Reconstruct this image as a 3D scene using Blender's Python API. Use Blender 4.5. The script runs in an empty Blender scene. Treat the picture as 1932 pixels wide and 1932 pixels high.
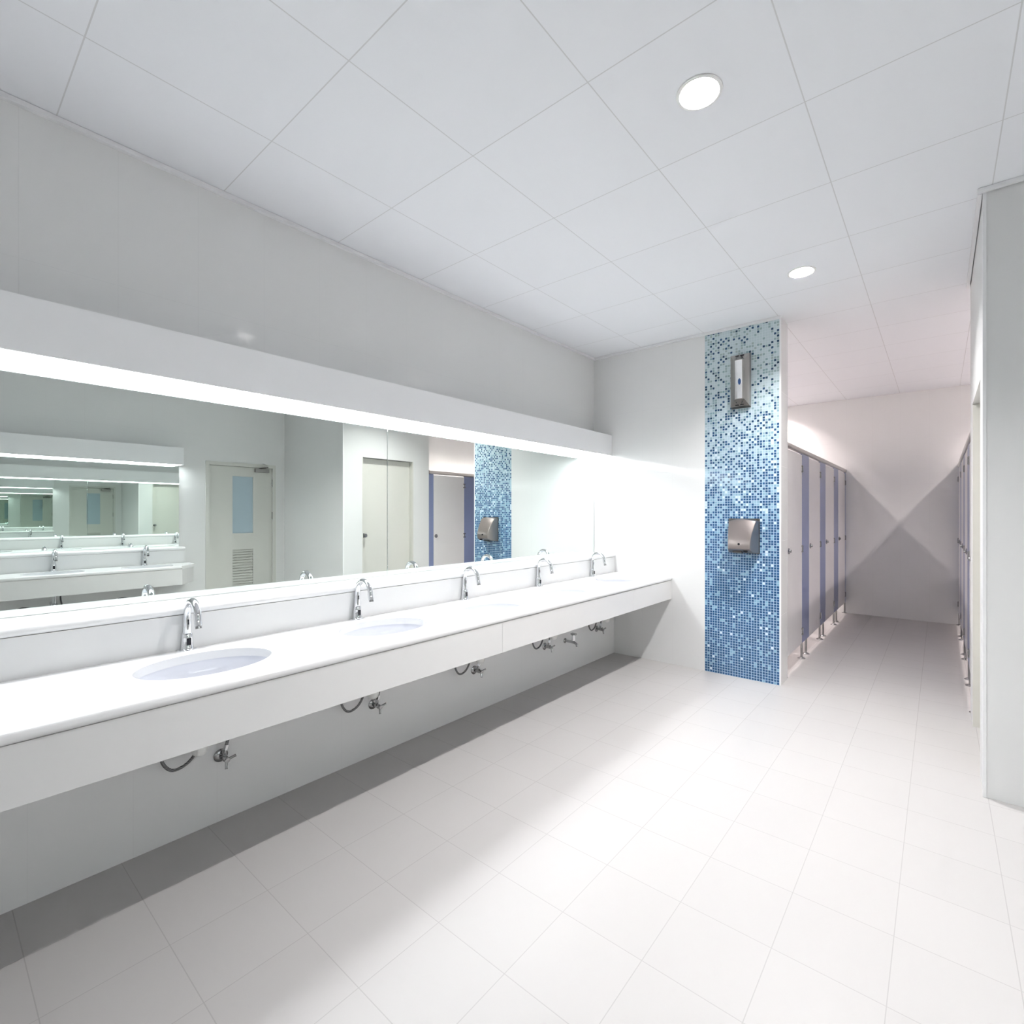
import bpy, bmesh, math, random
from mathutils import Vector, Matrix

random.seed(7)
PI = math.pi
sc = bpy.context.scene
COL = sc.collection

# ------------------------------------------------------------------ room numbers (metres)
# X runs across the room, Y along the wash basins towards the cubicles, Z up
W = 2.741          # basin wall at X = -W
XR = 1.700         # opposite basin wall
YB = -1.60         # wall behind
D = 4.370          # far wall of the washroom
D2 = 4.600         # where the cubicles start
YL = -0.50          # near end of the light boxes
YE = 8.150         # end wall of the cubicle corridor
ZC = 2.961         # ceiling
WL = 2.506         # furred-out lower wall under the basins
WC = 1.898         # front of the basin counter
ZT, ZB = 0.802, 0.597
WB, BT, BB = 2.529, 2.157, 1.955    # light box
PL, PR = -1.598, -0.985             # mosaic pillar
XC = 0.168         # corridor wall with the store door
YK = 3.280         # front face of the projecting block
SL, SR = -1.010, 0.186              # cubicle fronts
XLB = -2.60        # back wall of the left cubicles

# ------------------------------------------------------------------ materials
def new_mat(name):
    m = bpy.data.materials.new(name); m.use_nodes = True
    nt = m.node_tree
    b = nt.nodes['Principled BSDF']
    return m, nt, b

def plain(name, col, rough=0.5, metal=0.0, spec=0.5, bump=0.0, bscale=200, coat=0.0):
    m, nt, b = new_mat(name)
    b.inputs['Base Color'].default_value = (*col, 1)
    b.inputs['Roughness'].default_value = rough
    b.inputs['Metallic'].default_value = metal
    b.inputs['Specular IOR Level'].default_value = spec
    b.inputs['Coat Weight'].default_value = coat
    if bump:
        tc = nt.nodes.new('ShaderNodeTexCoord')
        n = nt.nodes.new('ShaderNodeTexNoise'); n.inputs['Scale'].default_value = bscale
        bp = nt.nodes.new('ShaderNodeBump'); bp.inputs['Strength'].default_value = bump
        bp.inputs['Distance'].default_value = 0.002
        nt.links.new(tc.outputs['Object'], n.inputs['Vector'])
        nt.links.new(n.outputs['Fac'], bp.inputs['Height'])
        nt.links.new(bp.outputs['Normal'], b.inputs['Normal'])
    return m

def emit(name, col, strength):
    m = bpy.data.materials.new(name); m.use_nodes = True
    nt = m.node_tree; nt.nodes.clear()
    e = nt.nodes.new('ShaderNodeEmission'); o = nt.nodes.new('ShaderNodeOutputMaterial')
    e.inputs['Color'].default_value = (*col, 1); e.inputs['Strength'].default_value = strength
    nt.links.new(e.outputs[0], o.inputs['Surface'])
    return m

def mth(nt, op, a, b=None, c=None):
    n = nt.nodes.new('ShaderNodeMath'); n.operation = op
    for i, v in enumerate((a, b, c)):
        if v is None: continue
        if isinstance(v, (int, float)): n.inputs[i].default_value = v
        else: nt.links.new(v, n.inputs[i])
    return n.outputs[0]

def mixc(nt, fac, a, b):
    n = nt.nodes.new('ShaderNodeMix'); n.data_type = 'RGBA'
    nt.links.new(fac, n.inputs[0]) if not isinstance(fac, (int, float)) else setattr(n.inputs[0], 'default_value', fac)
    for i, v in ((6, a), (7, b)):
        if isinstance(v, tuple): n.inputs[i].default_value = (*v, 1)
        else: nt.links.new(v, n.inputs[i])
    return n.outputs[2]

def line_mask(nt, coord, size, off, width):
    """1 on the joint lines of a grid with that pitch"""
    t = mth(nt, 'DIVIDE', mth(nt, 'SUBTRACT', coord, off), size)
    fr = mth(nt, 'FRACT', mth(nt, 'ADD', t, 100.0))
    d = mth(nt, 'MINIMUM', fr, mth(nt, 'SUBTRACT', 1.0, fr))
    return mth(nt, 'LESS_THAN', mth(nt, 'MULTIPLY', d, size), width * 0.5)

def tiles(name, axes, sizes, offs, width, col, joint, rough, jitter=0.0, spec=0.5, bump=0.3, tilt=0.0):
    m, nt, b = new_mat(name)
    g = nt.nodes.new('ShaderNodeNewGeometry')
    s = nt.nodes.new('ShaderNodeSeparateXYZ'); nt.links.new(g.outputs['Position'], s.inputs[0])
    ax = {'X': 0, 'Y': 1, 'Z': 2}
    masks = [line_mask(nt, s.outputs[ax[a]], sz, o, width) for a, sz, o in zip(axes, sizes, offs)]
    mk = masks[0]
    for k in masks[1:]: mk = mth(nt, 'MAXIMUM', mk, k)
    base = col
    if jitter:
        ids = [mth(nt, 'FLOOR', mth(nt, 'DIVIDE', mth(nt, 'SUBTRACT', s.outputs[ax[a]], o), sz)) for a, sz, o in zip(axes, sizes, offs)]
        cb = nt.nodes.new('ShaderNodeCombineXYZ')
        for i, k in enumerate(ids[:2]): nt.links.new(k, cb.inputs[i])
        wn = nt.nodes.new('ShaderNodeTexWhiteNoise'); nt.links.new(cb.outputs[0], wn.inputs['Vector'])
        base = mixc(nt, wn.outputs['Value'], tuple(c * (1 - jitter) for c in col), col)
    nt.links.new(mixc(nt, mk, base, joint), b.inputs['Base Color'])
    b.inputs['Specular IOR Level'].default_value = spec
    r = nt.nodes.new('ShaderNodeMix'); r.data_type = 'FLOAT'
    nt.links.new(mk, r.inputs[0]); r.inputs[2].default_value = rough; r.inputs[3].default_value = 0.7
    nt.links.new(r.outputs[0], b.inputs['Roughness'])
    if bump:
        bp = nt.nodes.new('ShaderNodeBump'); bp.inputs['Strength'].default_value = bump
        bp.inputs['Distance'].default_value = 0.001; bp.invert = True
        nt.links.new(mk, bp.inputs['Height'])
        nrm = bp.outputs['Normal']
        if tilt:      # every tile is set a hair out of true
            ids = [mth(nt, 'FLOOR', mth(nt, 'DIVIDE', mth(nt, 'SUBTRACT', s.outputs[ax[a]], o), sz)) for a, sz, o in zip(axes, sizes, offs)]
            cb = nt.nodes.new('ShaderNodeCombineXYZ')
            for i, k in enumerate(ids[:3]): nt.links.new(k, cb.inputs[i])
            wn = nt.nodes.new('ShaderNodeTexWhiteNoise'); nt.links.new(cb.outputs[0], wn.inputs['Vector'])
            v1 = nt.nodes.new('ShaderNodeVectorMath'); v1.operation = 'SUBTRACT'
            nt.links.new(wn.outputs['Color'], v1.inputs[0]); v1.inputs[1].default_value = (0.5, 0.5, 0.5)
            v2 = nt.nodes.new('ShaderNodeVectorMath'); v2.operation = 'SCALE'; v2.inputs['Scale'].default_value = tilt
            nt.links.new(v1.outputs[0], v2.inputs[0])
            v3 = nt.nodes.new('ShaderNodeVectorMath'); v3.operation = 'ADD'
            nt.links.new(nrm, v3.inputs[0]); nt.links.new(v2.outputs[0], v3.inputs[1])
            v4 = nt.nodes.new('ShaderNodeVectorMath'); v4.operation = 'NORMALIZE'
            nt.links.new(v3.outputs[0], v4.inputs[0]); nrm = v4.outputs[0]
        nt.links.new(nrm, b.inputs['Normal'])
    return m

WHITE = (0.80, 0.80, 0.795)
JOINT = (0.74, 0.74, 0.735)
M = {}
M['tile_left'] = tiles('white_wall_tile_left', 'YZ', (0.30, 0.60), (0.25, 2.36), 0.0022, WHITE, JOINT, 0.07, spec=0.32, tilt=0.006)
M['tile_front'] = tiles('white_wall_tile_front', 'XZ', (0.30, 0.60), (-1.898, 2.36), 0.0022, WHITE, JOINT, 0.07, spec=0.32, tilt=0.006)
M['tile_all'] = tiles('white_wall_tile_block', 'XYZ', (0.30, 0.30, 0.60), (0.168, 3.28, 2.36), 0.0022, WHITE, JOINT, 0.07, spec=0.32, tilt=0.006)
M['floor'] = tiles('pale_floor_tile', 'XY', (0.2992, 0.3), (-0.414, 2.613), 0.0028, (0.51, 0.495, 0.488), (0.42, 0.405, 0.40), 0.38, 0.02, 0.35)
M['ceiling'] = tiles('ceiling_panel', 'XY', (0.6, 0.6), (-2.201, 1.5544), 0.0045, (0.87, 0.88, 0.91), (0.68, 0.68, 0.69), 0.85, 0.015, 0.2)
M['trim'] = plain('white_painted_trim', (0.84, 0.84, 0.85), 0.4)
M['stone'] = plain('white_polished_stone', (0.80, 0.80, 0.80), 0.22, bump=0.02, bscale=60)
M['splash'] = plain('white_splashback_stone', (0.74, 0.74, 0.74), 0.25)
M['apron'] = plain('white_apron_stone', (0.72, 0.715, 0.71), 0.25)
M['ceramic'] = plain('white_glazed_ceramic', (0.72, 0.73, 0.78), 0.06, coat=0.3)
M['chrome'] = plain('polished_chrome', (0.80, 0.81, 0.83), 0.05, 1.0)
M['chrome_dull'] = plain('worn_chrome', (0.42, 0.42, 0.42), 0.18, 1.0)
M['steel'] = plain('brushed_stainless_steel', (0.38, 0.33, 0.315), 0.33, 1.0, bump=0.03, bscale=300)
M['steel_grey'] = plain('satin_grey_steel', (0.42, 0.41, 0.395), 0.30, 1.0)
M['chrome_soft'] = plain('soft_polished_chrome', (0.92, 0.92, 0.92), 0.16, 1.0)
M['steel_dark'] = plain('dark_grey_steel', (0.14, 0.13, 0.12), 0.35, 0.8)
M['black'] = plain('black_sensor_glass', (0.015, 0.015, 0.02), 0.12)
M['rubber'] = plain('dark_grey_plastic', (0.08, 0.08, 0.08), 0.5)
M['white_plastic'] = plain('white_plastic', (0.82, 0.82, 0.80), 0.3)
M['mirror'] = plain('silvered_mirror', (0.83, 0.885, 0.855), 0.0, 1.0)
M['mirror_edge'] = M['mirror']
M['panel_white'] = plain('pale_laminate', (0.76, 0.74, 0.74), 0.30)
M['panel_blue'] = plain('lavender_blue_laminate', (0.225, 0.265, 0.44), 0.30)
M['aluminium'] = plain('satin_aluminium', (0.52, 0.50, 0.48), 0.30, 0.9)
M['door_paint'] = plain('cream_door_paint', (0.67, 0.66, 0.615), 0.35)
M['door_grey'] = plain('grey_door_paint', (0.66, 0.66, 0.62), 0.35)
M['frosted'] = plain('frosted_glass_outside_light', (0.44, 0.55, 0.62), 0.35)  # bluish light from outside is put into the pane's base colour
M['badge'] = plain('blue_badge_enamel', (0.025, 0.075, 0.22), 0.3)
M['braid'] = tiles('braided_steel_hose', 'Z', (0.006,), (0.0,), 0.002, (0.26, 0.26, 0.26), (0.07, 0.07, 0.07), 0.3, bump=0.2)
M['braid'].node_tree.nodes['Principled BSDF'].inputs['Metallic'].default_value = 0.7
M['box_white'] = plain('bright_white_paint', (0.90, 0.90, 0.91), 0.4)
STRIP = 9.4
M['reflector'] = plain('white_reflector', (0.62, 0.62, 0.62), 0.4)
M['strip'] = emit('strip_light_diffuser', (0.95, 0.975, 1.0), STRIP)
M['strip_opp'] = emit('strip_light_diffuser_opposite', (0.95, 0.975, 1.0), STRIP)
M['lamp_main'] = emit('downlight_lens_white', (1.0, 0.975, 0.965), 1360)
M['lamp_stall'] = emit('downlight_lens_warm', (1.0, 0.885, 0.86), 880)

def mosaic():
    m, nt, b = new_mat('blue_glass_mosaic')
    P_, x0, z0 = 0.6030 / 28, -1.598, 0.0
    g = nt.nodes.new('ShaderNodeNewGeometry')
    s = nt.nodes.new('ShaderNodeSeparateXYZ'); nt.links.new(g.outputs['Position'], s.inputs[0])
    x, z = s.outputs[0], s.outputs[2]
    mk = mth(nt, 'MAXIMUM', line_mask(nt, x, P_, x0, 0.0040), line_mask(nt, z, P_, z0, 0.0040))
    cx = mth(nt, 'FLOOR', mth(nt, 'DIVIDE', mth(nt, 'SUBTRACT', x, x0), P_))
    cz = mth(nt, 'FLOOR', mth(nt, 'DIVIDE', mth(nt, 'SUBTRACT', z, z0), P_))
    cb = nt.nodes.new('ShaderNodeCombineXYZ'); nt.links.new(cx, cb.inputs[0]); nt.links.new(cz, cb.inputs[1])
    w1 = nt.nodes.new('ShaderNodeTexWhiteNoise'); nt.links.new(cb.outputs[0], w1.inputs['Vector'])
    sp = nt.nodes.new('ShaderNodeSeparateColor'); nt.links.new(w1.outputs['Color'], sp.inputs[0])
    r1, r2, r3 = sp.outputs[0], sp.outputs[1], sp.outputs[2]
    zc = mth(nt, 'MULTIPLY', cz, P_)
    # how many of the tiles are dark at each height: few at the ceiling, most near the floor
    ramp = nt.nodes.new('ShaderNodeValToRGB')
    nt.links.new(mth(nt, 'DIVIDE', zc, 3.0), ramp.inputs[0])
    el = ramp.color_ramp.elements
    el[0].position = 0.0; el[0].color = (0.87,) * 3 + (1,)
    el[1].position = 1.0; el[1].color = (0.15,) * 3 + (1,)
    for p, v in ((0.26, 0.85), (0.40, 0.72), (0.52, 0.60), (0.62, 0.44), (0.72, 0.30), (0.80, 0.18)):
        e = el.new(p); e.color = (v, v, v, 1)
    low = nt.nodes.new('ShaderNodeMapRange'); nt.links.new(zc, low.inputs[0])
    low.inputs[1].default_value = 1.2; low.inputs[2].default_value = 2.5
    # near the ceiling the dark tiles touch only at their corners
    par = mth(nt, 'SUBTRACT', mth(nt, 'MULTIPLY', mth(nt, 'MODULO', mth(nt, 'ADD', mth(nt, 'ADD', cx, cz), 1000.0), 2.0), 2.0), 1.0)
    dark = mth(nt, 'LESS_THAN', r1, mth(nt, 'MULTIPLY', ramp.outputs[0], mth(nt, 'ADD', 1.0, mth(nt, 'MULTIPLY', mth(nt, 'MULTIPLY', par, low.outputs[0]), 0.93))))
    deep = mixc(nt, r2, (0.022, 0.085, 0.200), (0.040, 0.125, 0.285))
    deep_up = mixc(nt, r2, (0.025, 0.062, 0.105), (0.035, 0.100, 0.205))
    deep = mixc(nt, low.outputs[0], deep, deep_up)
    pale_lo = mixc(nt, mth(nt, 'GREATER_THAN', r3, 0.86), mixc(nt, r2, (0.19, 0.37, 0.56), (0.26, 0.46, 0.60)), (0.66, 0.78, 0.88))
    pale_hi = mixc(nt, mth(nt, 'GREATER_THAN', r3, 0.36), mixc(nt, r2, (0.27, 0.41, 0.45), (0.38, 0.47, 0.47)), (0.55, 0.66, 0.69))
    pale = mixc(nt, low.outputs[0], pale_lo, pale_hi)
    col = mixc(nt, dark, pale, deep)
    grout = mixc(nt, low.outputs[0], (0.38, 0.54, 0.70), (0.60, 0.69, 0.73))
    nt.links.new(mixc(nt, mk, col, grout), b.inputs['Base Color'])
    r = nt.nodes.new('ShaderNodeMix'); r.data_type = 'FLOAT'
    nt.links.new(mk, r.inputs[0]); r.inputs[2].default_value = 0.10; r.inputs[3].default_value = 0.7
    nt.links.new(r.outputs[0], b.inputs['Roughness'])
    bp = nt.nodes.new('ShaderNodeBump'); bp.invert = True
    bp.inputs['Strength'].default_value = 0.3; bp.inputs['Distance'].default_value = 0.001
    nt.links.new(mk, bp.inputs['Height']); nt.links.new(bp.outputs['Normal'], b.inputs['Normal'])
    return m
M['mosaic'] = mosaic()

# ------------------------------------------------------------------ mesh helpers
def bm_new(): return bmesh.new()

def add_box(bm, x0, x1, y0, y1, z0, z1, bevel=0.0, seg=2):
    b = bmesh.new()
    bmesh.ops.create_cube(b, size=1.0)
    bmesh.ops.scale(b, vec=(x1 - x0, y1 - y0, z1 - z0), verts=b.verts)
    bmesh.ops.translate(b, vec=((x0 + x1) / 2, (y0 + y1) / 2, (z0 + z1) / 2), verts=b.verts)
    if bevel:
        bmesh.ops.bevel(b, geom=list(b.edges), offset=bevel, segments=seg, affect='EDGES', profile=0.5)
    merge(bm, b)
    return bm

def merge(bm, b):
    vm = {}
    for v in b.verts: vm[v] = bm.verts.new(v.co)
    for f in b.faces:
        try:
            nf = bm.faces.new([vm[v] for v in f.verts]); nf.smooth = f.smooth
        except ValueError: pass
    b.free()

def box(*a, **k): return add_box(bm_new(), *a, **k)

def add_tube(bm, pts, rad, n=14, caps=True):
    pts = [Vector(p) for p in pts]
    rad = rad if isinstance(rad, (list, tuple)) else [rad] * len(pts)
    rings = []
    t = (pts[1] - pts[0]).normalized()
    up = Vector((0, 0, 1)) if abs(t.z) < 0.9 else Vector((1, 0, 0))
    u = t.cross(up).normalized()
    for i, p in enumerate(pts):
        if i == 0: tt = pts[1] - pts[0]
        elif i == len(pts) - 1: tt = pts[-1] - pts[-2]
        else: tt = pts[i + 1] - pts[i - 1]
        tt.normalize()
        u = (u - tt * u.dot(tt)).normalized()
        v = tt.cross(u)
        rings.append([bm.verts.new(p + (u * math.cos(2 * PI * k / n) + v * math.sin(2 * PI * k / n)) * rad[i]) for k in range(n)])
    for a, b in zip(rings, rings[1:]):
        for k in range(n):
            f = bm.faces.new((a[k], a[(k + 1) % n], b[(k + 1) % n], b[k])); f.smooth = True
    if caps:
        bm.faces.new(rings[0][::-1]); bm.faces.new(rings[-1])
    return bm

def tube(*a, **k): return add_tube(bm_new(), *a, **k)

def add_lathe(bm, prof, origin=(0, 0, 0), axis='Z', n=24, sx=1.0, sy=1.0, caps=True):
    """prof: (radius, height) along the axis; axis 'X' points +X, 'Y' +Y"""
    o = Vector(origin)
    def place(r, h, a):
        c, s = r * math.cos(a) * sx, r * math.sin(a) * sy
        if axis == 'Z': return o + Vector((c, s, h))
        if axis == 'X': return o + Vector((h, c, s))
        return o + Vector((s, h, c))
    rings = []
    for r, h in prof:
        if r < 1e-6: rings.append([bm.verts.new(place(0, h, 0))])
        else: rings.append([bm.verts.new(place(r, h, 2 * PI * k / n)) for k in range(n)])
    for a, b in zip(rings, rings[1:]):
        for k in range(n):
            if len(a) == 1 and len(b) == 1: continue
            if len(a) == 1: vs = (a[0], b[(k + 1) % n], b[k])
            elif len(b) == 1: vs = (a[k], a[(k + 1) % n], b[0])
            else: vs = (a[k], a[(k + 1) % n], b[(k + 1) % n], b[k])
            f = bm.faces.new(vs); f.smooth = True
    for r in (rings[0], rings[-1]):
        if caps and len(r) > 1:
            try: bm.faces.new(r)
            except ValueError: pass
    return bm

def lathe(*a, **k): return add_lathe(bm_new(), *a, **k)

def add_prism(bm, poly, axis, a, b, smooth=False):
    """poly of 2-D points; axis 'Y': points are (x,z); 'Z': (x,y); 'X': (y,z)"""
    def P_(p, t):
        return {'Y': (p[0], t, p[1]), 'Z': (p[0], p[1], t), 'X': (t, p[0], p[1])}[axis]
    v0 = [bm.verts.new(P_(p, a)) for p in poly]; v1 = [bm.verts.new(P_(p, b)) for p in poly]
    n = len(poly)
    for i in range(n):
        f = bm.faces.new((v0[i], v0[(i + 1) % n], v1[(i + 1) % n], v1[i])); f.smooth = smooth
    bm.faces.new(v0[::-1]); bm.faces.new(v1)
    return bm

def prism(*a, **k): return add_prism(bm_new(), *a, **k)

def obj(name, bm, mat, parent=None, loc=None, sharp=35):
    bmesh.ops.recalc_face_normals(bm, faces=list(bm.faces))
    me = bpy.data.meshes.new(name); bm.to_mesh(me); bm.free()
    me.materials.append(mat)
    if any(p.use_smooth for p in me.polygons):
        me.set_sharp_from_angle(angle=math.radians(sharp))
    o = bpy.data.objects.new(name, me); COL.objects.link(o)
    if parent: o.parent = parent
    if loc: o.location = loc
    return o

def struct(name, bm, mat, parent=None, label=None):
    o = obj(name, bm, mat, parent)
    if parent is None: o['kind'] = 'structure'
    if label: o['label'] = label
    return o

def tag(o, label, cat, group=None):
    o['label'] = label; o['category'] = cat
    if group: o['group'] = group
    return o

def thing(name, label, cat, loc=(0, 0, 0), rz=0.0, group=None):
    o = bpy.data.objects.new(name, None); COL.objects.link(o)
    o.empty_display_size = 0.05
    o.location = loc; o.rotation_euler = (0, 0, rz)
    return tag(o, label, cat, group)

def dup(root, loc, rz=None, label=None, group=None, sx=None):
    r = root.copy(); COL.objects.link(r); r.location = loc
    if rz is not None: r.rotation_euler = (0, 0, rz)
    if label: r['label'] = label
    if group: r['group'] = group
    for ch in list(root.children):
        c = ch.copy(); COL.objects.link(c); c.parent = r
        for g in list(ch.children):
            d = g.copy(); COL.objects.link(d); d.parent = c
    return r

# ------------------------------------------------------------------ the shell
T = 0.10
struct('floor', box(XLB - T - 0.15, XR + T, YB - T, YE + T, -0.10, 0.0), M['floor'])
MAIN_L = [(-0.700, y) for y in (3.656, 1.856)]
STALL_L = [(x, y) for x in (-1.840, 0.985) for y in (5.02, 6.12, 6.90, 7.80)]
HOLE = 0.072
def ceiling_mesh():
    """panel ceiling with a round opening for every downlight"""
    bm = bm_new()
    xs = [XLB - T - 0.15, -1.27, 0.14, XR + T]
    ys = [YB - T, -0.5, 0.95, 2.75, 4.40, 5.57, 6.51, 7.35, YE + T]
    for xa, xb in zip(xs, xs[1:]):
        for ya, yb in zip(ys, ys[1:]):
            c = [p for p in MAIN_L + STALL_L if xa < p[0] < xb and ya < p[1] < yb]
            if not c:
                bm.faces.new([bm.verts.new((x, y, ZC)) for x, y in ((xa, ya), (xb, ya), (xb, yb), (xa, yb))]); continue
            (cx, cy), = c
            angs = [2 * PI * k / 40 for k in range(40)] + [math.atan2(y - cy, x - cx) % (2 * PI) for x in (xa, xb) for y in (ya, yb)]
            angs = sorted(set(round(a, 6) for a in angs))
            E1, R1, E2 = [], [], []
            for a in angs:
                dx, dy = math.cos(a), math.sin(a)
                tr = 1e9
                if abs(dx) > 1e-9: tr = min(tr, ((xb if dx > 0 else xa) - cx) / dx)
                if abs(dy) > 1e-9: tr = min(tr, ((yb if dy > 0 else ya) - cy) / dy)
                E1.append(bm.verts.new((cx + HOLE * dx, cy + HOLE * dy, ZC))); E2.append(bm.verts.new((cx + HOLE * dx, cy + HOLE * dy, ZC + 0.09)))
                R1.append(bm.verts.new((cx + tr * dx, cy + tr * dy, ZC)))
            n = len(angs)
            for i in range(n):
                j = (i + 1) % n
                bm.faces.new((E1[i], E1[j], R1[j], R1[i])); bm.faces.new((E1[j], E1[i], E2[i], E2[j]))
    x0, x1, y0, y1 = xs[0], xs[-1], ys[0], ys[-1]
    lo = [bm.verts.new((x, y, ZC)) for x, y in ((x0, y0), (x1, y0), (x1, y1), (x0, y1))]
    hi = [bm.verts.new((x, y, ZC + 0.12)) for x, y in ((x0, y0), (x1, y0), (x1, y1), (x0, y1))]
    bm.faces.new(hi)
    for i in range(4): bm.faces.new((lo[i], lo[(i + 1) % 4], hi[(i + 1) % 4], hi[i]))
    bmesh.ops.remove_doubles(bm, verts=bm.verts, dist=1e-5)
    return bm
struct('ceiling', ceiling_mesh(), M['ceiling'])
struct('wall_left', box(-W - T, -W, YB - T, D, 0.0, ZC), M['tile_left'])
struct('wall_left_base', box(-W, -WL, YB, D, 0.0, 0.949), M['tile_left'])
struct('wall_far', box(-W - T, PL, D, D2, 0.0, ZC), M['tile_front'])
struct('wall_far_pillar', box(PL, PR, D + 0.008, D2, 0.0, ZC), M['tile_front'])
struct('wall_far_mosaic', box(PL, PR - 0.010, D, D + 0.008, 0.0, ZC), M['mosaic'])
struct('trim_1', box(PR - 0.010, PR + 0.001, D - 0.0015, D + 0.008, 0.0, ZC), M['trim'])
struct('wall_end', box(XLB - T, XR + T, YE, YE + T, 0.0, ZC), M['tile_front'])
struct('wall_stall_left', box(XLB - T, XLB, D2, YE, 0.0, ZC), M['tile_left'])
struct('wall_stall_right', box(XR, XR + T, D2, YE, 0.0, ZC), M['tile_left'])
struct('wall_right', box(XR, XR + T, YB - T, 2.30, 0.0, ZC), M['tile_left'])
bm = box(XR, XR + T, 2.30, 3.157, 2.045, ZC); add_box(bm, XR, XR + T, 3.157, D2, 0, ZC)
struct('wall_right_door', bm, M['tile_left'])
struct('wall_right_base', box(1.464, XR, YB, 2.005, 0.0, 0.949), M['tile_left'])
struct('wall_back', box(-W, XR, YB - T, YB, 0.0, ZC), M['tile_front'])
# the projecting block with the store room
struct('wall_block', box(XC, XR, YK, YK + T, 0.0, ZC), M['tile_all'])
DY0, DY1, DZ = 3.54, 4.33, 2.09
bm = box(XC, XC + 0.12, YK + T, DY0, 0, ZC); add_box(bm, XC, XC + 0.12, DY1, D2 - T, 0, ZC)
add_box(bm, XC, XC + 0.12, DY0, DY1, DZ, ZC)
struct('wall_block_side', bm, M['tile_all'])
struct('wall_block_back', box(XC, XR, D2 - T, D2, 0.0, ZC), M['tile_all'])
struct('trim_2', box(XC - 0.004, XC + 0.010, YK - 0.004, YK + 0.010, 0.0, ZC - 0.022), M['trim'])
# ceiling edge angles
def edge(n, *a): struct('trim_%d' % n, box(*a), M['trim'])
e = 0.022
edge(3, -W, -W + e, YB, D - e, ZC - 0.022, ZC - 0.002)
edge(4, -W, PR + 0.004, D - e, D - 0.002, ZC - 0.022, ZC - 0.002)
edge(5, XC - e, XR - e, YK - e, YK - 0.005, ZC - 0.022, ZC - 0.002)
edge(6, XC - e, XC - 0.005, YK, D2, ZC - 0.022, ZC - 0.002)
edge(7, XR - e, XR, YB, YK - e, ZC - 0.022, ZC - 0.002)

# store-room door in the corridor wall
d = struct('door_1', box(XC + 0.070, XC + 0.105, DY0 + 0.014, DY1 - 0.014, 0.008, DZ - 0.004, bevel=0.002), M['door_paint'],
           label='cream flush store door recessed in the corridor wall')
bm = box(XC + 0.001, XC + 0.115, DY0, DY0 + 0.012, 0, DZ); add_box(bm, XC + 0.001, XC + 0.115, DY1 - 0.012, DY1, 0, DZ)
obj('door_frame', bm, M['door_paint'], d)
k = obj('door_knob', lathe([(0.028, 0.0), (0.028, -0.006), (0.011, -0.010), (0.011, -0.030), (0.024, -0.040), (0.026, -0.052), (0.018, -0.062), (0, -0.064)],
                           (XC + 0.070, DY0 + 0.060, 1.10), 'X'), M['chrome_dull'], d)

# entrance door in the opposite wall: glazed panel above, louvre below
EY0, EY1, EZ = 2.30, 3.157, 2.045
ly0, ly1 = EY0 + 0.045, EY1 - 0.045
gx0, gx1 = 2.615, 2.868
bm = box(XR + 0.012, XR + 0.052, ly0, gx0, 0.008, EZ - 0.05); add_box(bm, XR + 0.012, XR + 0.052, gx1, ly1, 0.008, EZ - 0.05)
for z0, z1 in ((0.008, 0.30), (0.905, 1.12), (1.87, EZ - 0.05)): add_box(bm, XR + 0.012, XR + 0.052, gx0, gx1, z0, z1)
d = struct('door_2', bm, M['door_grey'], label='grey entrance door with narrow glass panel and louvre, seen in the mirror')
bm = box(XR - 0.008, XR + 0.085, EY0, EY0 + 0.042, 0, EZ); add_box(bm, XR - 0.008, XR + 0.085, EY1 - 0.042, EY1, 0, EZ)
add_box(bm, XR - 0.008, XR + 0.085, EY0 + 0.042, EY1 - 0.042, EZ - 0.046, EZ)
obj('door_frame', bm, M['door_grey'], d)
obj('glass_pane', box(XR + 0.026, XR + 0.034, gx0, gx1, 1.12, 1.87), M['frosted'], d)['label'] = 'frosted glass pane, pale blue outside light painted in'
bm = bm_new()
for i in range(17):
    z = 0.315 + i * 0.035
    add_prism(bm, [(XR + 0.013, z), (XR + 0.017, z), (XR + 0.036, z + 0.031), (XR + 0.032, z + 0.031)], 'Y', gx0 + 0.001, gx1 - 0.001)
add_box(bm, XR + 0.038, XR + 0.042, gx0 + 0.001, gx1 - 0.001, 0.301, 0.904)
obj('louvre', bm, M['door_grey'], d)
for z in (0.35, 1.35, 1.80):
    obj('hinge', tube([(XR + 0.004, ly1 + 0.004, z - 0.05), (XR + 0.004, ly1 + 0.004, z + 0.05)], 0.0085), M['chrome_dull'], d)
cl = obj('door_closer', box(XR - 0.040, XR + 0.012, 2.88, 3.06, 1.935, 1.985, bevel=0.006), M['steel_grey'], d)
obj('closer_arm', tube([(XR - 0.02, 2.93, 1.988), (XR - 0.09, 2.99, 1.995), (XR - 0.012, 3.05, 2.010)], 0.007), M['steel_dark'], cl)
# ------------------------------------------------------------------ ledges, splashbacks, mirrors, light boxes
def nose_profile(back, front, z0, z1):
    """flat slab with a rounded front edge, x/z outline; front may be left or right of back"""
    r = (z1 - z0) / 2; s = 1 if front > back else -1
    pts = [(back, z0), (front - s * r, z0)]
    for i in range(1, 8):
        a = -PI / 2 + PI * i / 8
        pts.append((front - s * r + s * r * math.cos(a), z0 + r + r * math.sin(a)))
    pts += [(front - s * r, z1), (back, z1)]
    return pts

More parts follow.
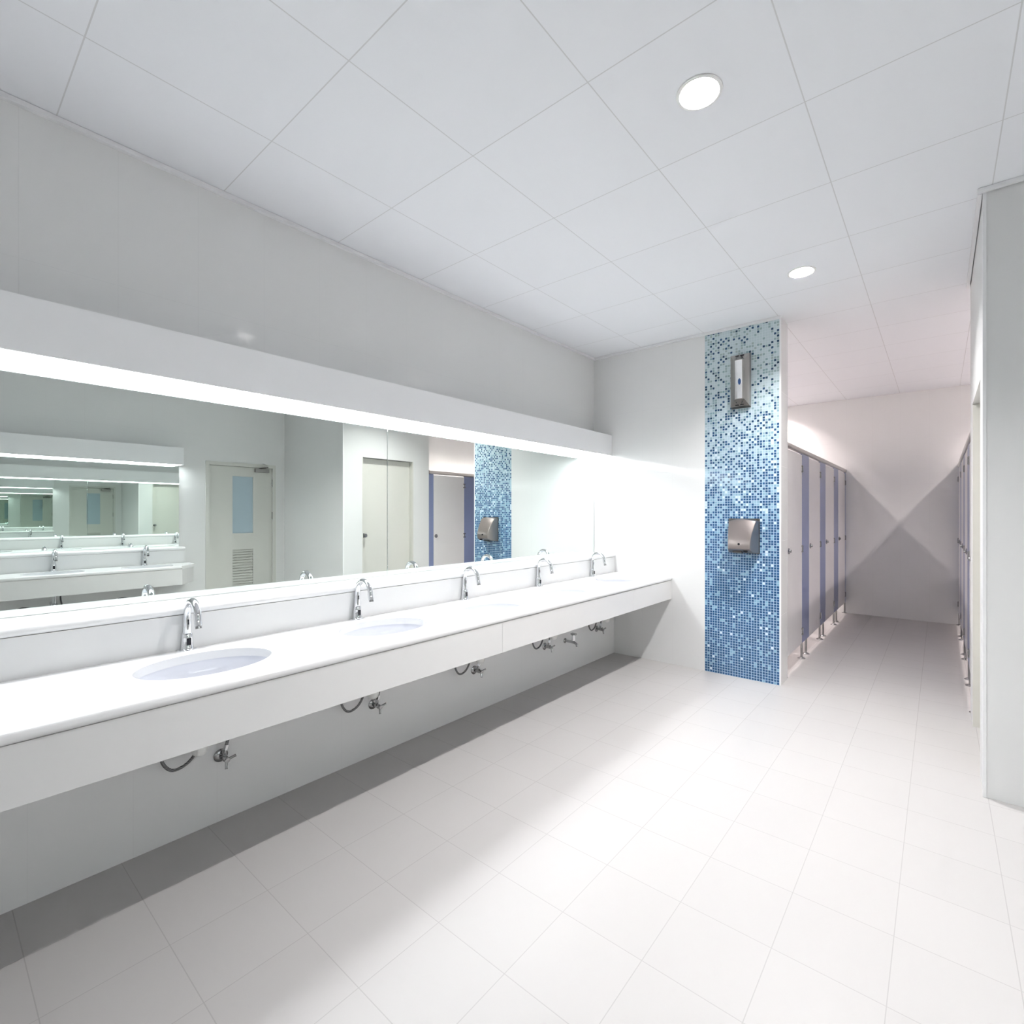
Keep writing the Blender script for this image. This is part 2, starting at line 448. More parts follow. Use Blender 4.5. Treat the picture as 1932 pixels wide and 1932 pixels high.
def ledge(back, front, y0, y1, label):
    bm = prism(nose_profile(back, front, 0.9495, 0.985), 'Y', y0, y1)
    for f in bm.faces:
        if abs(f.normal.y) < 0.5: f.smooth = True
    return tag(obj('mirror_ledge', bm, M['stone']), label, 'shelf')
ledge(-W, -WL + 0.017, YB, D, 'long white stone ledge under the wall mirror with rounded edge')
ledge(XR, 1.464 - 0.017, YB, 2.010, 'white stone ledge on the opposite side, seen only in the mirror')
tag(obj('splashback', box(-WL, -WL + 0.008, YB, D, ZT, 0.949), M['splash']), 'white stone splashback strip behind the row of chrome taps', 'splashback')
tag(obj('splashback', box(1.456, 1.464, YB, 2.005, ZT, 0.949), M['splash']), 'reflected white splashback on the opposite side of the washroom', 'splashback')

def mirror(x0, x1, y0, y1, label, z1=BB - 0.001):
    return tag(obj('wall_mirror', box(x0, x1, y0 + 0.001, y1 - 0.001, 0.986, z1, bevel=0.0012, seg=1), M['mirror']), label, 'mirror', 'mirror sheets over the basins')
XM = -W + 0.010
mirror(-W, XM, 1.897, D - 0.012, 'frameless mirror sheet nearest the far corner, reflecting the blue mosaic')
mirror(-W, XM, -0.566, 1.897, 'frameless mirror sheet left of the seam, reflecting the grey door')
mirror(XR - 0.010, XR, YB + 0.01, 2.015, 'mirror on the opposite side, holding the repeated tunnel of reflections')

def light_box(back, front, y0, y1, label, key):
    s = 1 if front > back else -1
    t = thing('light_box', label, 'light', (0, 0, 0))
    a, b = sorted((front, front - s * 0.012))
    bm = box(a, b, y0, y1, BB, BT)
    a2, b2 = sorted((back, front - s * 0.012)); add_box(bm, a2, b2, y0, y1, BT - 0.012, BT)
    add_box(bm, a2, b2, y0, y0 + 0.012, BB, BT - 0.012)
    add_box(bm, a2, b2, y1 - 0.012, y1, BB, BT - 0.012)
    obj('housing', bm, M['box_white'], t)
    a3, b3 = sorted((back + s * 0.001, front - s * 0.0125))
    obj('diffuser', box(a3, b3, y0 + 0.0125, y1 - 0.0125, BB + 0.001, BB + 0.006), M[key], t)['label'] = 'glowing white strip diffuser'
    return t
light_box(-W + 0.0015, -WB, YL, D - 0.0015, 'long white box with a glowing underside above the mirror', 'strip')
light_box(XR - 0.0015, XR - 0.212, YL, 2.007, 'white light box on the opposite side, seen only in the mirror', 'strip_opp')

# ------------------------------------------------------------------ counters with basin cut-outs
SA, SB = 0.230, 0.178     # half length and half depth of the oval cut-outs
def slab_with_holes(back, front, y0, y1, ztop, zbot, centres, sxc, chamfer=None):
    """stone slab with rounded nose and oval cut-outs"""
    s = 1 if front > back else -1
    r = (ztop - zbot) / 2
    xe = front - s * r                      # flat part ends here
    bm = bm_new()
    N = 48
    centres = sorted(centres)
    cuts = [y0] + [(a + b) / 2 for a, b in zip(centres, centres[1:])] + [y1]
    def cell(c, ya, yb):
        pts_e, pts_r = [], []
        x_lo, x_hi = min(back, xe), max(back, xe)
        angs = [2 * PI * k / N for k in range(N)]
        for cxx, cyy in ((x_lo, ya), (x_hi, ya), (x_hi, yb), (x_lo, yb)):
            angs.append(math.atan2(cyy - c, cxx - sxc) % (2 * PI))
        angs = sorted(set(round(a, 6) for a in angs))
        for a in angs:
            dx, dy = math.cos(a), math.sin(a)
            te = 1 / math.sqrt((dx / SB) ** 2 + (dy / SA) ** 2)
            tr = 1e9
            if dx > 1e-9: tr = min(tr, (x_hi - sxc) / dx)
            if dx < -1e-9: tr = min(tr, (x_lo - sxc) / dx)
            if dy > 1e-9: tr = min(tr, (yb - c) / dy)
            if dy < -1e-9: tr = min(tr, (ya - c) / dy)
            pts_e.append((sxc + dx * te, c + dy * te)); pts_r.append((sxc + dx * tr, c + dy * tr))
        n = len(angs)
        E1 = [bm.verts.new((*p, ztop)) for p in pts_e]; R1 = [bm.verts.new((*p, ztop)) for p in pts_r]
        E0 = [bm.verts.new((*p, zbot)) for p in pts_e]; R0 = [bm.verts.new((*p, zbot)) for p in pts_r]
        for i in range(n):
            j = (i + 1) % n
            bm.faces.new((E1[i], E1[j], R1[j], R1[i]))
            bm.faces.new((E0[j], E0[i], R0[i], R0[j]))
            f = bm.faces.new((E1[j], E1[i], E0[i], E0[j])); f.smooth = True
    for c, a, b in zip(centres, cuts, cuts[1:]): cell(c, a, b)
    bmesh.ops.remove_doubles(bm, verts=bm.verts, dist=1e-5)
    # rounded nose
    rows = []
    for i in range(9):
        a = -PI / 2 + PI * i / 8
        x, z = xe + s * r * math.cos(a), zbot + r + r * math.sin(a)
        rows.append((x, z))
    prof = rows
    v0 = [bm.verts.new((x, y0, z)) for x, z in prof]; v1 = [bm.verts.new((x, y1, z)) for x, z in prof]
    for i in range(8):
        f = bm.faces.new((v0[i], v1[i], v1[i + 1], v0[i + 1])); f.smooth = True
    bm.faces.new(v0); bm.faces.new(v1)
    for yy in (y0, y1):
        q = [bm.verts.new(p) for p in ((back, yy, zbot), (xe, yy, zbot), (xe, yy, ztop), (back, yy, ztop))]
        bm.faces.new(q)
    return bm

SX = -2.208
PITCH = 0.80
S0 = 0.715
SY = [S0 - PITCH + PITCH * k for k in range(6)]      # -0.085 ... 3.915
SLAB = 0.034
t = thing('basin_counter', 'long white stone counter with sunk oval basins under the lit mirror', 'counter', (0, 0, 0))
obj('countertop', slab_with_holes(-WL + 0.008, -WC, YB, D, ZT, ZT - SLAB, SY + [-0.885], SX), M['stone'], t)
seams = [YB, 0.05, 2.083, 3.65, D]
for a, b in zip(seams, seams[1:]):
    obj('apron_panel', box(-WC - 0.030, -WC - 0.010, a + 0.0006, b - 0.0006, ZB, ZT - SLAB - 0.0005, bevel=0.0008, seg=1), M['apron'], t)

# counter on the opposite side, cut corner at its free end
OX = 1.0
OS = [0.05, 0.85, 1.60]
t2 = thing('basin_counter', 'white basin counter with a cut corner, seen only in the mirror', 'counter', (0, 0, 0))
OSX = 1.235
SAo = 0.20
def opp_top():
    keep = SB
    bm = slab_with_holes(1.456, OX, YB, 1.85, ZT, ZT - SLAB, [-0.75] + OS[:], OSX)
    add_prism(bm, [(1.456, 1.85), (OX, 1.85), (1.23, 2.04), (1.456, 2.04)], 'Z', ZT - SLAB, ZT)
    return bm
obj('countertop', opp_top(), M['stone'], t2)
obj('apron_panel', box(OX + 0.010, OX + 0.030, YB, 1.855, ZB, ZT - SLAB - 0.0005), M['apron'], t2)
obj('apron_panel', prism([(OX + 0.010, 1.8555), (1.24, 2.03), (1.24, 2.005), (OX + 0.032, 1.8555)], 'Z', ZB, ZT - SLAB - 0.0005), M['apron'], t2)
obj('apron_panel', prism([(1.2405, 2.03), (1.455, 2.03), (1.455, 2.007), (1.2405, 2.007)], 'Z', ZB, ZT - SLAB - 0.0005), M['apron'], t2)

def make_basin(label, loc):
    t = thing('wash_basin', label, 'basin', loc, 0, 'oval basins sunk in the counters')
    zt = -SLAB - 0.0005
    prof = []
    for i in range(13):
        a = (PI / 2) * i / 12
        prof.append((1.02 * math.cos(a) ** 0.75 if i < 12 else 0.0, zt - 0.145 * math.sin(a)))
    prof = [(r, z) for r, z in prof if r > 0.11] + [(0.10, zt - 0.1455)]
    outer = [(0.10, zt - 0.158)] + [(r + 0.05, z - 0.010) for r, z in reversed(prof[:-1]) if r > 0.3] + [(1.12, zt - 0.006), (1.12, zt)]
    loop = prof + outer
    bm = bm_new(); n = 48
    rings = [[bm.verts.new((r * SB * math.cos(2 * PI * k / n), r * SA * math.sin(2 * PI * k / n), z)) for k in range(n)] for r, z in loop]
    for a, b in zip(rings, rings[1:] + rings[:1]):
        for k in range(n):
            f = bm.faces.new((a[k], a[(k + 1) % n], b[(k + 1) % n], b[k])); f.smooth = True
    obj('bowl', bm, M['ceramic'], t)
    obj('drain', lathe([(0.0, zt - 0.147), (0.017, zt - 0.147), (0.024, zt - 0.1425), (0.029, zt - 0.1445), (0.022, zt - 0.165), (0.0, zt - 0.165)]), M['chrome'], t)
    return t
b_lab = ['oval white basin cut off by the left edge of the photo', 'oval white basin in front of the largest, nearest tap',
         'oval white basin second from the nearest tap', 'oval white basin third from the nearest tap',
         'oval white basin last but one towards the far wall', 'oval white basin closest to the far wall']
basin = make_basin(b_lab[0], (SX, SY[0], ZT))
for y, l in list(zip(SY, b_lab))[1:]: dup(basin, (SX, y, ZT), None, l)
o_lab = ['reflected oval basin under the leftmost reflected tap', 'reflected oval basin nearest the cut counter corner']
for y, l in zip(OS[1:], o_lab): dup(basin, (OSX, y, ZT), None, l)

# ------------------------------------------------------------------ taps
def arc_pts(x0, x1, zc, n=14):
    r = (x1 - x0) / 2; c = (x0 + x1) / 2
    return [(c - r * math.cos(PI * i / n), 0, zc + r * math.sin(PI * i / n)) for i in range(n + 1)]

def make_tap(label, loc, rz=0.0):
    t = thing('sensor_tap', label, 'tap', loc, rz, 'sensor taps along the counters')
    obj('base_plate', lathe([(0.0, 0.0), (0.034, 0.0), (0.034, 0.003), (0.028, 0.006), (0.0, 0.006)]), M['chrome'], t)
    obj('body', lathe([(0.0, 0.006), (0.025, 0.006), (0.022, 0.018), (0.0205, 0.050), (0.020, 0.066), (0.0175, 0.071), (0.0, 0.072)]), M['chrome'], t)
    pts = [(0, 0, 0.070), (0, 0, 0.10), (0, 0, 0.13)] + arc_pts(0.0, 0.125, 0.150, 16)
    pts += [(0.129, 0, 0.132), (0.133, 0, 0.118)]
    rad = [0.0155, 0.015, 0.0145] + [0.0142] * 8 + [0.0138] * 9 + [0.0135, 0.0135]
    sp = obj('spout', tube(pts, rad, 18), M['chrome'], t)
    obj('aerator', tube([(0.1332, 0, 0.1175), (0.1355, 0, 0.1085)], 0.0118, 16), M['chrome_dull'], sp)
    obj('sensor_window', box(0.0185, 0.0222, -0.0085, 0.0085, 0.022, 0.052, bevel=0.0015), M['black'], t)
    obj('indicator', box(0.0135, 0.0152, -0.003, 0.003, 0.108, 0.130, bevel=0.001), M['black'], t)
    return t
t_lab = ['chrome gooseneck sensor tap beyond the left edge of the photo', 'largest chrome gooseneck sensor tap, nearest on the long counter',
         'chrome gooseneck sensor tap second from the nearest one', 'chrome gooseneck sensor tap third from the nearest one',
         'chrome gooseneck sensor tap last but one before the far wall', 'smallest chrome gooseneck sensor tap, beside the far wall']
TX = -2.478
tap = make_tap(t_lab[0], (TX, SY[0] + 0.013, ZT))
for y, l in list(zip(SY, t_lab))[1:]: dup(tap, (TX, y + 0.013, ZT), 0.0, l)
o_lab = ['reflected chrome tap at the far left of the mirror', 'reflected chrome tap nearest the end of the opposite counter']
for y, l in zip((0.875, 1.615), o_lab): dup(tap, (1.432, y, ZT), PI, l)

# ------------------------------------------------------------------ plumbing below the counters
def spline(p, n=8):
    p = [Vector(q) for q in p]; p = [2 * p[0] - p[1]] + p + [2 * p[-1] - p[-2]]
    out = []
    for i in range(1, len(p) - 2):
        for k in range(n):
            t = k / n
            a, b, c, d = p[i - 1], p[i], p[i + 1], p[i + 2]
            out.append(0.5 * ((2 * b) + (c - a) * t + (2 * a - 5 * b + 4 * c - d) * t * t + (3 * b - a - 3 * c + d) * t ** 3))
    out.append(p[-2]); return out

def make_trap(label, loc, mat, rz=0.0):
    """bottle trap hung from the basin drain, its outlet into the wall"""
    t = thing('bottle_trap', label, 'trap', loc, rz, 'bottle traps under the basins')
    zt = ZT - SLAB - 0.167
    obj('tail_pipe', tube([(0, 0, zt), (0, 0, 0.47)], 0.016), M['white_plastic'] if mat == 'white_plastic' else M['chrome'], t)
    cup = [(0.0, 0.398), (0.010, 0.399), (0.019, 0.403), (0.026, 0.410), (0.030, 0.420), (0.031, 0.432), (0.031, 0.482), (0.026, 0.492), (0.017, 0.496)]
    obj('cup', lathe(cup, n=20), M[mat], t)
    obj('outlet_pipe', tube([(-0.030, 0, 0.480), (-WL_REACH, 0, 0.480)], 0.015), M[mat], t)
    return t
WL_REACH = 0.176
TRX = -WL + 0.178
v_name = ['left of the photo', 'nearest', 'second', 'third', 'fourth', 'last']
tr_lab = ['white trap cup peeping below the apron under the nearest basin', 'white trap cup peeping below the apron under the second basin',
          'white trap cup peeping below the apron under the third basin', 'white trap cup beside the wall tap under the fourth basin',
          'white trap cup nearest the far wall under the apron']
trap = make_trap(tr_lab[0], (TRX, SY[1] + 0.012, 0), 'white_plastic')
for y, l in list(zip(SY[1:], tr_lab))[1:]: dup(trap, (TRX, y + 0.012, 0), 0.0, l)
trap_c = make_trap('reflected chrome bottle trap below the opposite counter at far left', (1.464 - 0.178, 0.86, 0), 'chrome', PI)
dup(trap_c, (1.464 - 0.178, 1.61, 0), PI, 'reflected chrome bottle trap below the opposite counter near its end')

def make_hose(label, loc, rz=0.0):
    t = thing('supply_hose', label, 'hose', loc, rz, 'looped hoses under the counter')
    p = spline([(0.0, 0.02, 0.80), (0.002, -0.05, 0.62), (0.005, -0.092, 0.46), (0.008, -0.090, 0.375), (0.010, -0.055, 0.325), (0.010, 0.0, 0.335), (0.008, 0.040, 0.385), (0.004, 0.060, 0.45), (-0.012, 0.058, 0.54), (-0.034, 0.050, 0.61), (-0.0525, 0.045, 0.62)])
    p = [q for q in p if q.z < ZT - SLAB]
    obj('braided_hose', tube(p, 0.0062, 10), M['braid'], t)
    i = max(k for k, q in enumerate(p) if k < 25 and q.z > 0.385)
    d = (p[i + 1] - p[i - 1]).normalized()
    obj('ferrule', tube([p[i] - d * 0.016, p[i] + d * 0.012], 0.0088, 12), M['chrome'], t)
    return t
h_lab = ['dark braided hose loop below the apron under the nearest basin', 'dark braided hose loop below the apron under the second basin',
         'dark braided hose loop below the apron under the third basin', 'dark braided hose loop below the apron under the fourth basin',
         'dark braided hose end nearest the far wall, under the apron']
hose = make_hose(h_lab[0], (-2.455, SY[1] + 0.005, 0))
for k, (y, l) in enumerate(list(zip(SY[1:], h_lab))[1:]): dup(hose, (-2.455, y - 0.008, 0), 0.0, l)
def opp_hose(y, l):
    t = thing('supply_hose', l, 'hose', (1.286, y, 0.44), 0, 'looped hoses under the counter')
    p = spline([(0.0, -0.0325, 0.0), (0.006, -0.08, -0.004), (0.02, -0.16, 0.030), (0.04, -0.235, 0.035), (0.07, -0.30, -0.02), (0.11, -0.32, -0.10), (0.179, -0.32, -0.13)])
    obj('braided_hose', tube(p, 0.0062, 10), M['rubber'], t)
    obj('ferrule', tube([p[0], p[2]], 0.009, 12), M['chrome'], t)
opp_hose(0.86, 'reflected dark hose arching from the chrome trap at far left')
opp_hose(1.61, 'reflected dark hose arching from the chrome trap near the counter end')

def make_valve(label, loc, rz=0.0):
    t = thing('angle_valve', label, 'valve', loc, rz, 'angle valves on the lower wall')
    obj('wall_flange', lathe([(0.0, -0.001), (0.029, -0.001), (0.029, 0.003), (0.022, 0.009), (0.012, 0.012), (0.0, 0.012)], axis='X', n=20), M['chrome_dull'], t)
    bm = tube([(0.010, 0, 0), (0.060, 0, 0)], [0.011, 0.012], 14)
    add_tube(bm, [(0.040, 0, 0.006), (0.040, 0.004, 0.034)], 0.0085, 12)
    obj('body', bm, M['chrome_dull'], t)
    h = bm_new()
    add_lathe(h, [(0.0, 0.060), (0.010, 0.060), (0.012, 0.070), (0.010, 0.080), (0.0, 0.082)], axis='X', n=16)
    for a in (0.35, 2.45, 4.55):
        c, s = math.cos(a), math.sin(a)
        add_tube(h, [(0.071, 0.006 * c, 0.006 * s), (0.078, 0.030 * c, 0.030 * s), (0.080, 0.036 * c, 0.036 * s)], [0.0065, 0.0055, 0.0065], 10)
    obj('handle', h, M['chrome_dull'], t)
    hp = spline([(0.040, 0.004, 0.030), (0.042, 0.012, 0.070), (0.044, 0.030, 0.13), (0.042, 0.040, 0.22), (0.035, 0.020, 0.34)])
    sp = obj('braided_hose', tube(hp, 0.0065, 10), M['braid'], t)
    obj('nut', tube([(0.040, 0.005, 0.034), (0.041, 0.010, 0.056)], 0.0105, 6), M['chrome'], sp)
    return t
v_lab = ['chrome angle valve with star handle on the wall, nearest the camera', 'chrome angle valve with star handle, second from the camera',
         'chrome angle valve with star handle, third from the camera', 'chrome angle valve just left of the bib tap on the lower wall',
         'chrome angle valve nearest the far wall']
VX = -WL
VZ = 0.295
valve = make_valve(v_lab[0], (VX, SY[1] + 0.150, VZ))
for y, l in list(zip(SY[1:], v_lab))[1:]: dup(valve, (VX, y + 0.128, VZ), 0.0, l)
for y, l in ((0.965, 'reflected chrome angle valve below the opposite counter at far left'), (1.715, 'reflected chrome angle valve below the opposite counter near its end')):
    dup(valve, (1.464, y, 0.33), PI, l)

# garden style bib tap on the lower wall
t = thing('bib_tap', 'chrome bib tap with square lever handle on the lower wall', 'tap', (-WL, 3.53, 0.285))
obj('wall_flange', lathe([(0.0, -0.001), (0.022, -0.001), (0.022, 0.003), (0.012, 0.010), (0.0, 0.010)], axis='X', n=20), M['chrome_dull'], t)
bm = tube([(0.008, 0, 0), (0.07, 0, 0), (0.105, 0, -0.004), (0.122, 0, -0.014), (0.126, 0, -0.034)], [0.0105, 0.0115, 0.011, 0.0105, 0.0095], 14)
obj('body', bm, M['chrome_dull'], t)
bm = tube([(0.088, 0, 0.008), (0.088, 0, 0.012), (0.088, 0, 0.062)], [0.012, 0.0155, 0.0165], 16)
obj('stem', bm, M['chrome'], t)
obj('lever', box(0.066, 0.118, -0.015, 0.015, 0.062, 0.078, bevel=0.005), M['chrome_dull'], t)

# ------------------------------------------------------------------ fixtures on the mosaic pillar
# hand dryer
t = thing('hand_dryer', 'brushed steel hand dryer on the blue mosaic pillar', 'hand dryer', (-1.268, D, 1.052))
HW = 0.122
prof = [(0.0, 0.283), (0.040, 0.283), (0.052, 0.278), (0.072, 0.250), (0.094, 0.215), (0.115, 0.175), (0.132, 0.135), (0.142, 0.098), (0.146, 0.066), (0.144, 0.040), (0.134, 0.030), (0.100, 0.014), (0.060, 0.004), (0.0, 0.0)]
bm = bm_new()
def ring(t, e):
    """t from -1 (left flank) to 1; the flanks lean in towards the front and the top edge is gently arched"""
    out = []
    for y, z in prof:
        hw = HW - 0.24 * y - e
        out.append(bm.verts.new((t * hw, -max(0, y - (0.004 - e if (y > 0.01 and abs(t) > 0.99 and e == 0) else 0)), z - 0.016 * t * t * max(0.0, (z - 0.12) / 0.163))))
    return out
rs = [ring(-1, 0.0), ring(-1, 0.004)] + [ring(k / 4 - 0.75, 0.004) for k in range(7)] + [ring(1, 0.004), ring(1, 0.0)]
for a, b in zip(rs, rs[1:]):
    for i in range(len(prof) - 1):
        f = bm.faces.new((a[i], a[i + 1], b[i + 1], b[i])); f.smooth = True
for r_ in (rs[0], rs[-1]): bm.faces.new(r_)
obj('cover', bm, M['steel'], t, sharp=28)
nz = obj('air_nozzle', prism([(-0.110, 0.0165), (-0.110, 0.006), (-0.066, -0.004), (-0.066, 0.004)], 'X', -0.060, 0.012), M['steel_dark'], t)
obj('sensor', box(0.030, 0.062, -0.132, -0.112, 0.010, 0.0245, bevel=0.003), M['black'], t)
obj('back_plate', box(-HW - 0.003, HW + 0.003, -0.004, 0.001, -0.003, 0.286), M['steel_dark'], t)
bm = bm_new()
for zz, w in ((0.105, 0.004), (0.098, 0.008), (0.090, 0.009), (0.083, 0.006)):
    pass
obj('drop_mark', lathe([(0.0, 0.0), (0.009, 0.0), (0.009, -0.0022), (0.0, -0.003)], (0.0, -0.1445, 0.078), 'Y', 16), M['black'], t)

# tall dispenser
t = thing('wall_dispenser', 'tall chrome wall dispenser with blue oval badge high on the mosaic', 'dispenser', (-1.288, D, 2.262))
DH = 0.450
back = [(-0.082, 0.0), (-0.082, 0.050)]
front = []
for i in range(13):
    a = PI - PI * i / 12
    front.append((0.043 * math.cos(a), 0.066 + 0.026 * math.sin(a)))
bm = bm_new()
side = [(-0.082, 0.0), (-0.080, 0.030), (-0.047, 0.068)]
p_back = [(-0.082, 0.0), (-0.082, 0.022), (-0.047, 0.066)]
outline = [(-0.076, 0.0), (-0.076, 0.044), (-0.044, 0.066)] + front[1:-1] + [(0.044, 0.066), (0.076, 0.044), (0.076, 0.0)]
def zin(d): return 0.062 * min(1.0, max(0.0, (d - 0.040)) / 0.028)
lo = [bm.verts.new((x, -d, zin(d))) for x, d in outline]; hi = [bm.verts.new((x, -d, DH - zin(d))) for x, d in outline]
n = len(outline)
for i in range(n - 1):
    f = bm.faces.new((lo[i], lo[i + 1], hi[i + 1], hi[i]))
    f.smooth = 3 <= i < n - 4
obj('body', bm, M['steel_grey'], t, sharp=40)
# end caps: slanted fans
for nm, vs, sgn in (('bottom_cap', 'lo', 1), ('top_cap', 'hi', -1)):
    bm = bm_new()
    base = 0.0 if vs == 'lo' else DH
    ring_ = [bm.verts.new((x, -d, base + sgn * zin(d))) for x, d in outline]
    c = bm.verts.new((0, -0.046, base + sgn * 0.012))
    for i in range(n - 1): bm.faces.new((ring_[i], ring_[i + 1], c))
    bm.faces.new((ring_[-1], ring_[0], c))
    cap = obj(nm, bm, M['steel_dark'] if vs == 'lo' else M['steel_grey'], t)
    for k in range(2):
        dd = 0.052 + 0.009 * k
        g = bm_new()
        for x0, x1 in ((-0.034 + 0.008 * k, -0.006), (0.006, 0.034 - 0.008 * k)):
            z = base + sgn * (zin(dd) - 0.006)
            add_box(g, x0, x1, -dd - 0.004, -dd + 0.004, z - 0.003, z + 0.003)
        obj('vent', g, M['black'], cap)
obj('chrome_front', prism([(x * 0.93, -(d + 0.0012)) for x, d in front[1:-1]] + [(x * 0.90, -(d - 0.004)) for x, d in reversed(front[1:-1])], 'Z', 0.066, DH - 0.066, smooth=True), M['chrome_soft'], t, sharp=50)
bm = lathe([(0.0, 0.0), (1.0, 0.0), (1.0, -0.0016), (0.8, -0.0030), (0.0, -0.0034)], (0, 0, 0), 'Y', 24)
for v in bm.verts: v.co = Vector((v.co.x * 0.012, v.co.y, v.co.z * 0.026))
bmesh.ops.translate(bm, vec=(0.010, -0.0930, 0.205), verts=bm.verts)
obj('badge', bm, M['badge'], t)['label'] = 'small blue oval badge'

# ------------------------------------------------------------------ cubicles
PZ0, PZ1 = 0.150, 1.945
TH = 0.018
SY0 = D2
DOORS = [(4.702, 5.298), (5.632, 6.228), (6.562, 7.158), (7.492, 8.088)]
PIL = [(4.602, 4.699), (5.301, 5.629), (6.231, 6.559), (7.161, 7.489), (8.091, 8.148)]
def make_pilaster(name, x, s, y0, y1, feet, label):
    """s = +1 when the corridor lies on the +X side"""
    a, b = sorted((x, x - s * TH))
    o = obj(name, box(a, b, y0, y1, PZ0, PZ1, bevel=0.0015, seg=1), M['panel_blue'])
    tag(o, label, 'partition panel', 'lavender panels of the cubicle fronts')
    for fy in feet:
        xx = x - s * TH / 2
        bm = lathe([(0.0, 0.0), (0.034, 0.0), (0.034, 0.004), (0.020, 0.012), (0.011, 0.015), (0.011, PZ0 - 0.0005), (0.0, PZ0 - 0.0005)], (xx, fy, 0), n=18)
        obj('foot', bm, M['chrome_dull'], o)
    return o
def make_stall_door(x, s, y0, y1, label, group):
    a, b = sorted((x, x - s * TH))
    o = obj('cubicle_door', box(a, b, y0, y1, PZ0, PZ1 - 0.012, bevel=0.0015, seg=1), M['panel_white'])
    tag(o, label, 'cubicle door', group)
    # lock rosette with turn knob on the near edge
    bm = lathe([(0.0, 0.0005), (0.026, 0.0005), (0.026, 0.007), (0.020, 0.010), (0.014, 0.011), (0.012, 0.024), (0.0, 0.026)], (0, 0, 0), 'X', 20)
    for v in bm.verts: v.co = Vector((x + s * v.co.x, y0 + 0.042 + v.co.y, 1.055 + v.co.z))
    obj('lock_knob', bm, M['chrome_dull'], o)
    for hz in (0.265, 1.046, 1.802):
        bm = tube([(x + s * 0.006, y1 + 0.0015, hz - 0.030), (x + s * 0.006, y1 + 0.0015, hz + 0.030)], 0.0055, 10)
        for dz in (-0.026, 0.026):
            for dy in (-0.022, 0.022):
                add_box(bm, *sorted((x + s * 0.0003, x + s * 0.008)), y1 + 0.0015 + min(0, dy), y1 + 0.0015 + max(0, dy), hz + dz - 0.007, hz + dz + 0.007)
        obj('hinge', bm, M['chrome_dull'], o)
    return o
ordn = ['nearest the mosaic pillar', 'second from the mosaic pillar', 'third from the mosaic pillar', 'fourth from the mosaic pillar', 'against the end wall']
orde = ['nearest the store door', 'second from the store door', 'third from the store door', 'fourth from the store door', 'against the end wall']
for x, s, row, od in ((SL, 1, 'left', ordn), (SR, -1, 'right', orde)):
    for k, (y0, y1) in enumerate(PIL):
        feet = [y0 + 0.016] if k == 0 else ([y0 + 0.030] if k == 4 else [y0 + 0.022, y0 + 0.222])
        make_pilaster('cubicle_pilaster', x, s, y0, y1, feet, 'lavender panel of the %s cubicle row, %s' % (row, od[k]))
    for k, (y0, y1) in enumerate(DOORS):
        make_stall_door(x, s, y0, y1, 'pale door in the %s cubicle row, %s' % (row, od[k] if k < 3 else 'beside the end wall'), 'pale cubicle doors, %s row' % row)
    xx = x - s * TH / 2
    r = obj('head_rail', box(xx - 0.020, xx + 0.020, D2 + 0.0005, YE - 0.0005, PZ1 + 0.0005, PZ1 + 0.048, bevel=0.012, seg=3), M['aluminium'])
    tag(r, 'grey metal rail along the top of the %s cubicles' % row, 'rail')
    obj('end_bracket', box(xx - 0.024, xx + 0.024, D2 - 0.0004 + 0.001, D2 + 0.012, PZ1 - 0.006, PZ1 + 0.054), M['rubber'], r)
    # side partitions between the cubicles
    for k in range(1, 4):
        yc = (PIL[k][0] + PIL[k][1]) / 2
        xb = XLB if s > 0 else XR
        a, b = sorted((xb + s * 0.002, x - s * (TH + 0.001)))
        o = obj('cubicle_divider', box(a, b, yc - 0.009, yc + 0.009, PZ0, PZ1, bevel=0.0015, seg=1), M['panel_white'])
        tag(o, 'pale side partition of the %s row behind the lavender panel %s' % (row, od[k]), 'partition panel', 'side partitions, %s row' % row)

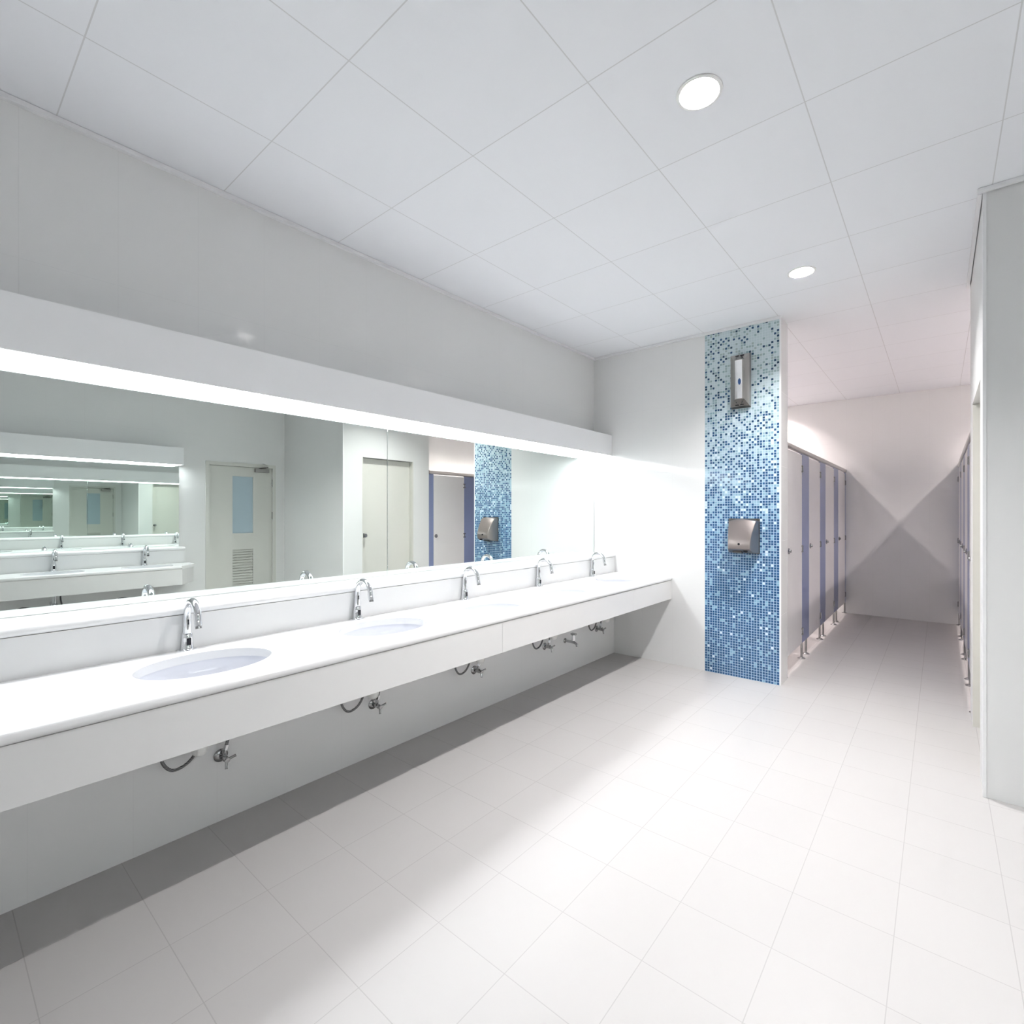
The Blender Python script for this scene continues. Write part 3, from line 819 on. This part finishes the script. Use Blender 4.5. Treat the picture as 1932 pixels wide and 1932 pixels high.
# ------------------------------------------------------------------ downlights
def make_downlight(label, loc, key, dep):
    """recessed can: trim ring, white reflector cone and glowing lens above the ceiling face"""
    t = thing('downlight', label, 'downlight', loc, 0, 'round ceiling downlights')
    r = HOLE - 0.002
    obj('rim', lathe([(r, 0.0), (r + 0.014, -0.0008), (r + 0.013, -0.004), (r + 0.002, -0.006), (r - 0.001, -0.003), (r, 0.0)], n=32, caps=False), M['white_plastic'], t)
    obj('reflector', lathe([(r, 0.000), (r - 0.006, 0.016), (0.054, dep), (0.055, dep + 0.001), (r - 0.0045, 0.017), (r + 0.001, 0.001), (r, 0.0)], n=32, caps=False), M['reflector'], t)
    obj('lens', lathe([(0.0, dep - 0.002), (0.0535, dep - 0.0015), (0.0535, dep + 0.004), (0.0, dep + 0.004)], n=32), M[key], t)
    return t
m_lab = ['glowing round downlight on the ceiling in front of the mosaic pillar', 'round downlight in the middle of the ceiling above the basins']
dl = make_downlight(m_lab[0], (*MAIN_L[0], ZC), 'lamp_main', 0.064)
for p, l in list(zip(MAIN_L, m_lab))[1:]: dup(dl, (*p, ZC), 0, l)
sl = None
for k, p in enumerate(STALL_L):
    l = 'warm downlight over the %s cubicle row, %s' % ('left' if p[0] < 0 else 'right', ['nearest the washroom', 'second from the washroom', 'third from the washroom', 'nearest the end wall'][k % 4])
    if sl is None: sl = make_downlight(l, (*p, ZC), 'lamp_stall', 0.072)
    else: dup(sl, (*p, ZC), 0, l)

# ------------------------------------------------------------------ world, camera, view
w = bpy.data.worlds.new('world'); sc.world = w; w.use_nodes = True
w.node_tree.nodes['Background'].inputs[0].default_value = (0, 0, 0, 1)

cam = bpy.data.cameras.new('camera'); co = bpy.data.objects.new('camera', cam); COL.objects.link(co)
co.location = (0, 0, 1.38)
co.rotation_euler = (PI / 2, 0, 0.6817)
cam.sensor_fit = 'HORIZONTAL'; cam.sensor_width = 36.0
cam.lens = 945.4374 / 1932 * 36.0
cam.shift_x = -(1004.8685 - 966) / 1932
cam.shift_y = (968.7836 - 966) / 1932
cam.clip_start = 0.02; cam.clip_end = 100
sc.camera = co

sc.view_settings.view_transform = 'Standard'
sc.view_settings.look = 'None'
sc.view_settings.gamma = 1.0
sc.view_settings.use_curve_mapping = False
sc.view_settings.exposure = 0.80
sc.cycles.max_bounces = 16
sc.cycles.glossy_bounces = 16
sc.cycles.diffuse_bounces = 5
sc.cycles.transmission_bounces = 4
sc.cycles.sample_clamp_indirect = 12
sc.cycles.caustics_reflective = True
sc.cycles.use_adaptive_sampling = True
sc.cycles.adaptive_threshold = 0.10
sc.cycles.adaptive_min_samples = 16
sc.cycles.use_denoising = True
